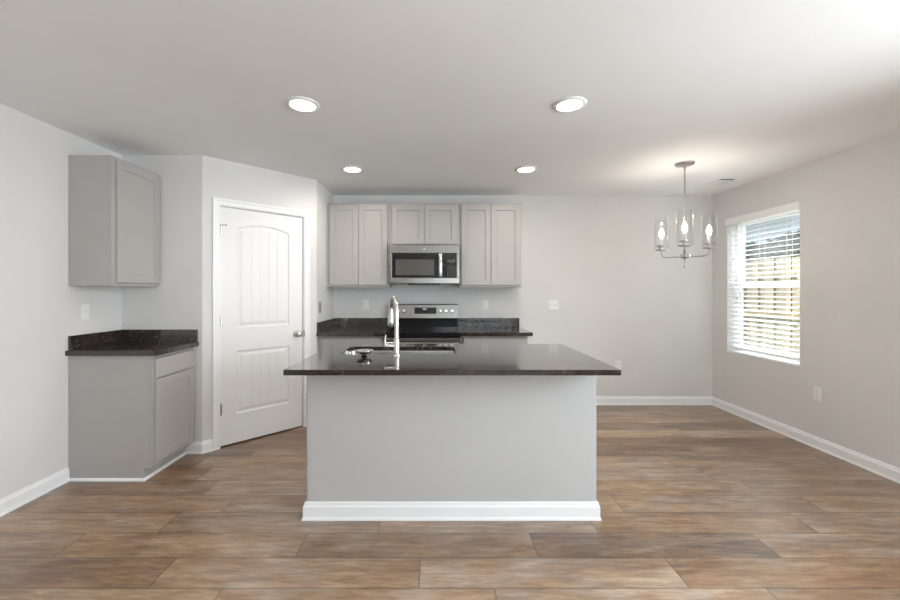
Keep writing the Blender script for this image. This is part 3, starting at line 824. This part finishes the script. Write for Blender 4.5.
# ------------------------------------------------------------------ chandelier
CHX, CHY = 2.148, 3.440
ch = thing('chandelier', 'three light brushed nickel chandelier with clear glass cylinder shades', 'chandelier', (CHX, CHY, ZC))
b = BM(); lathe(b, [(.076, -.0005), (.076, -.008), (.070, -.016), (.030, -.022), (.012, -.030), (.012, -.045)], (0, 0, 0), 'Z', 36); link('canopy', b, M_nickel_dk, ch, smooth=40)
zh = 1.634-ZC
b = BM(); tube(b, [(0, 0, -.04), (0, 0, zh+.02)], .0065, 14)
for k in (1, 2): lathe(b, [(.0085, -.04+(zh+.06)*k/3-.012), (.0085, -.04+(zh+.06)*k/3+.012)], (0, 0, 0), 'Z', 14)
link('rod', b, M_nickel_dk, ch, smooth=40)
b = BM(); lathe(b, [(.006, zh+.055), (.012, zh+.050), (.014, zh+.020), (.034, zh+.014), (.038, zh+.004), (.038, zh-.010), (.030, zh-.018), (.012, zh-.024), (.006, zh-.034), (.005, zh-.085), (.009, zh-.092), (.009, zh-.100), (.003, zh-.108)], (0, 0, 0), 'Z', 28); link('hub', b, M_nickel_dk, ch, smooth=40)
ray = Vector((.529, .849)); per = Vector((.849, -.529)); RR = .208
for k, dv in enumerate((-ray, ray*.5+per*.866, ray*.5-per*.866)):
    u = dv.normalized(); b = BM(); pts = []
    for s_, z in ((.03, 0), (.10, 0), (.165, .001), (.195, .006), (.213, .022), (.222, .045), (.222, .068)):
        pts.append((u.x*s_*RR/.222, u.y*s_*RR/.222, zh+z-.004))
    tube(b, pts, .0065, 12); arm = link('arm', b, M_nickel_dk, ch, smooth=50)
    ax, ay = u.x*RR, u.y*RR; z0 = zh+.064
    b = BM(); lathe(b, [(.008, z0-.006), (.046, z0), (.048, z0+.004), (.048, z0+.010), (.020, z0+.011), (.018, z0+.034), (.038, z0+.036), (.039, z0+.050), (.030, z0+.054), (.014, z0+.055)], (ax, ay, 0), 'Z', 30); link('candle_cup', b, M_nickel_dk, arm, smooth=40)
    b = BM(); lathe(b, [(.012, z0+.055), (.012, z0+.105), (.010, z0+.11)], (ax, ay, 0), 'Z', 18); link('candle_sleeve', b, M_plate, arm, smooth=40)
    b = BM(); lathe(b, [(.009, z0+0.110), (.014, z0+0.120), (.021, z0+0.140), (.022, z0+0.154), (.017, z0+0.174), (.009, z0+0.194), (.002, z0+0.208)], (ax, ay, 0), 'Z', 20)
    link('bulb', b, M_bulb, arm, smooth=60)
    b = BM(); lathe(b, [(.0585, z0+.0115), (.0585, z0+.296), (.0600, z0+.297), (.0612, z0+.296), (.0612, z0+.0115)], (ax, ay, 0), 'Z', 40, False, False); link('glass_shade', b, M_glass, ch, smooth=60)
    d = bpy.data.lights.new('lamp', 'POINT'); d.energy = 3.4; d.color = (1, .9, .78); d.shadow_soft_size = .02
    o = bpy.data.objects.new('lamp', d); COL.objects.link(o); o.parent = ch; o.location = (ax, ay, z0+.205)

# ------------------------------------------------------------------ ceiling register
vt = thing('ceiling_vent', 'small white ceiling vent near the right wall', 'ceiling vent', (2.872, 4.02, ZC))
b = BM()
for x0, x1, y0, y1 in ((-.072, .072, -.098, -.080), (-.072, .072, .080, .098), (-.072, -.056, -.08, .08), (.056, .072, -.08, .08)): box(b, x0, x1, y0, y1, -.012, -.0005, .001)
link('frame', b, M_trim, vt)
b = BM()
for k in range(9): box(b, -.056, .056, -.074+k*.018, -.064+k*.018, -.008, -.003)
link('louvres', b, M_trim, vt)
b = BM(); box(b, -.056, .056, -.0795, .0795, -.0022, -.0006); link('backing', b, M_slot, vt)
b = BM(); box(b, -.068, .068, -.1005, -.0975, -.011, -.003); link('damper_slot', b, M_slot, vt)

# ------------------------------------------------------------------ outlets and switches
def plate(label, cat, kind, loc, rz, m=None, gangs=1):
    """local front faces -Y"""
    nm = {'outlet': 'wall_outlet', 'switch': 'light_switch'}[kind]
    t = thing(nm, label, cat, loc, rz, None)
    w = .036+.0235*2*(gangs-1)*.5+(.0 if gangs == 1 else .0)
    w = .0355 if gangs == 1 else .0580
    m = m or M_plate
    b = BM(); box(b, -w, w, -.006, -.0003, -.057, .057, .0025, 2); link('cover_plate', b, m, t)
    for g in range(gangs):
        gx = 0 if gangs == 1 else (-.023 if g == 0 else .023)
        if kind == 'outlet' or (gangs == 2 and g == 1 and False):
            for z in (.0195, -.0195):
                b = BM(); box(b, gx-.0165, gx+.0165, -.0085, -.0055, z-.0135, z+.0135, .003); r = link('receptacle', b, m, t)
                b = BM(); box(b, gx-.0075, gx-.0055, -.0089, -.0083, z-.002, z+.006); box(b, gx+.0055, gx+.0075, -.0089, -.0083, z-.002, z+.006)
                lathe(b, [(.0025, -.0089), (.0025, -.0083)], (gx, 0, z-.008), 'Y', 10); link('slots', b, M_slot, r)
        else:
            b = BM(); box(b, gx-.005, gx+.005, -.0075, -.0055, -.012, .012, .001)
            rings(b, [[(gx-.004, -.007, -.002), (gx+.004, -.007, -.002), (gx+.004, -.007, .008), (gx-.004, -.007, .008)], [(gx-.003, -.017, .005), (gx+.003, -.017, .005), (gx+.003, -.017, .011), (gx-.003, -.017, .011)]])
            link('toggle', b, m, t)
    return t
plate('white wall outlet on back wall, left of the range', 'outlet', 'outlet', (-.846, YB, 1.165), 0)
plate('white wall outlet on back wall, between range and counter end', 'outlet', 'outlet', (.550, YB, 1.165), 0)
plate('white double light switch on back wall right of cabinets', 'light switch', 'switch', (1.342, YB, 1.165), 0, gangs=2)
plate('white wall outlet low on back wall behind island counter corner', 'outlet', 'outlet', (2.095, YB, .455), 0)
plate('white wall outlet low on right wall below the window', 'outlet', 'outlet', (XR, 3.325, .463), -PI/2)
plate('white light switch on left wall above the small counter', 'light switch', 'switch', (XL, 2.893, 1.174), PI/2)
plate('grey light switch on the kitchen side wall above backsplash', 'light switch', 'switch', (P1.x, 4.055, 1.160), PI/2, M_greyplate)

# ------------------------------------------------------------------ window blind
bl = thing('window_blind', 'white horizontal slat blind hanging in the window', 'window blind', (XR+.020, (WY0+WY1)/2, WZ1))
hw = (WY1-WY0)/2-.006
b = BM(); box(b, -.045, -.035, -hw-.014, hw+.004, -.068, .004, .002)
box(b, -.036, -.0215, -hw-.014, -hw-.007, -.068, .004, .001); link('valance', b, M_blind, bl)
b = BM(); box(b, -.018, .035, -hw, hw, -.045, -.002, .002); link('headrail', b, M_blind, bl)
b = BM(); P_ = .048; z = -.075; ns = 0; tl = math.radians(15)
while z > -(WZ1-WZ0)+.075:
    lp = []
    cs, sn_ = math.cos(tl), math.sin(tl)
    def pt(u, v, y): return (u*cs-v*sn_+.008, y, z+u*sn_+v*cs)
    prf = [(-.025, 0), (-.012, .0018), (0, .0024), (.012, .0018), (.025, 0), (.025, -.0026), (.012, -.0008), (0, -.0002), (-.012, -.0008), (-.025, -.0026)]
    rings(b, [[pt(u, v, -hw) for u, v in prf], [pt(u, v, hw) for u, v in prf]])
    z -= P_; ns += 1
link('slats', b, M_slat, bl)
b = BM(); box(b, -.018, .034, -hw, hw, z+.012, z+.030, .003); link('bottom_rail', b, M_blind, bl)
for y in (-hw+.13, 0, hw-.13):
    b = BM()
    for u in (-.018, .034): tube(b, [(u, y, -.04), (u, y, z+.02)], .0012, 6)
    link('ladder_cord', b, M_blind, bl)
b = BM(); tube(b, [(-.028, hw-.075, -.05), (-.030, hw-.075, -.60)], .0045, 8); tube(b, [(-.030, hw-.075, -.60), (-.030, hw-.075, -.67)], .006, 8); link('tilt_wand', b, M_blind, bl)
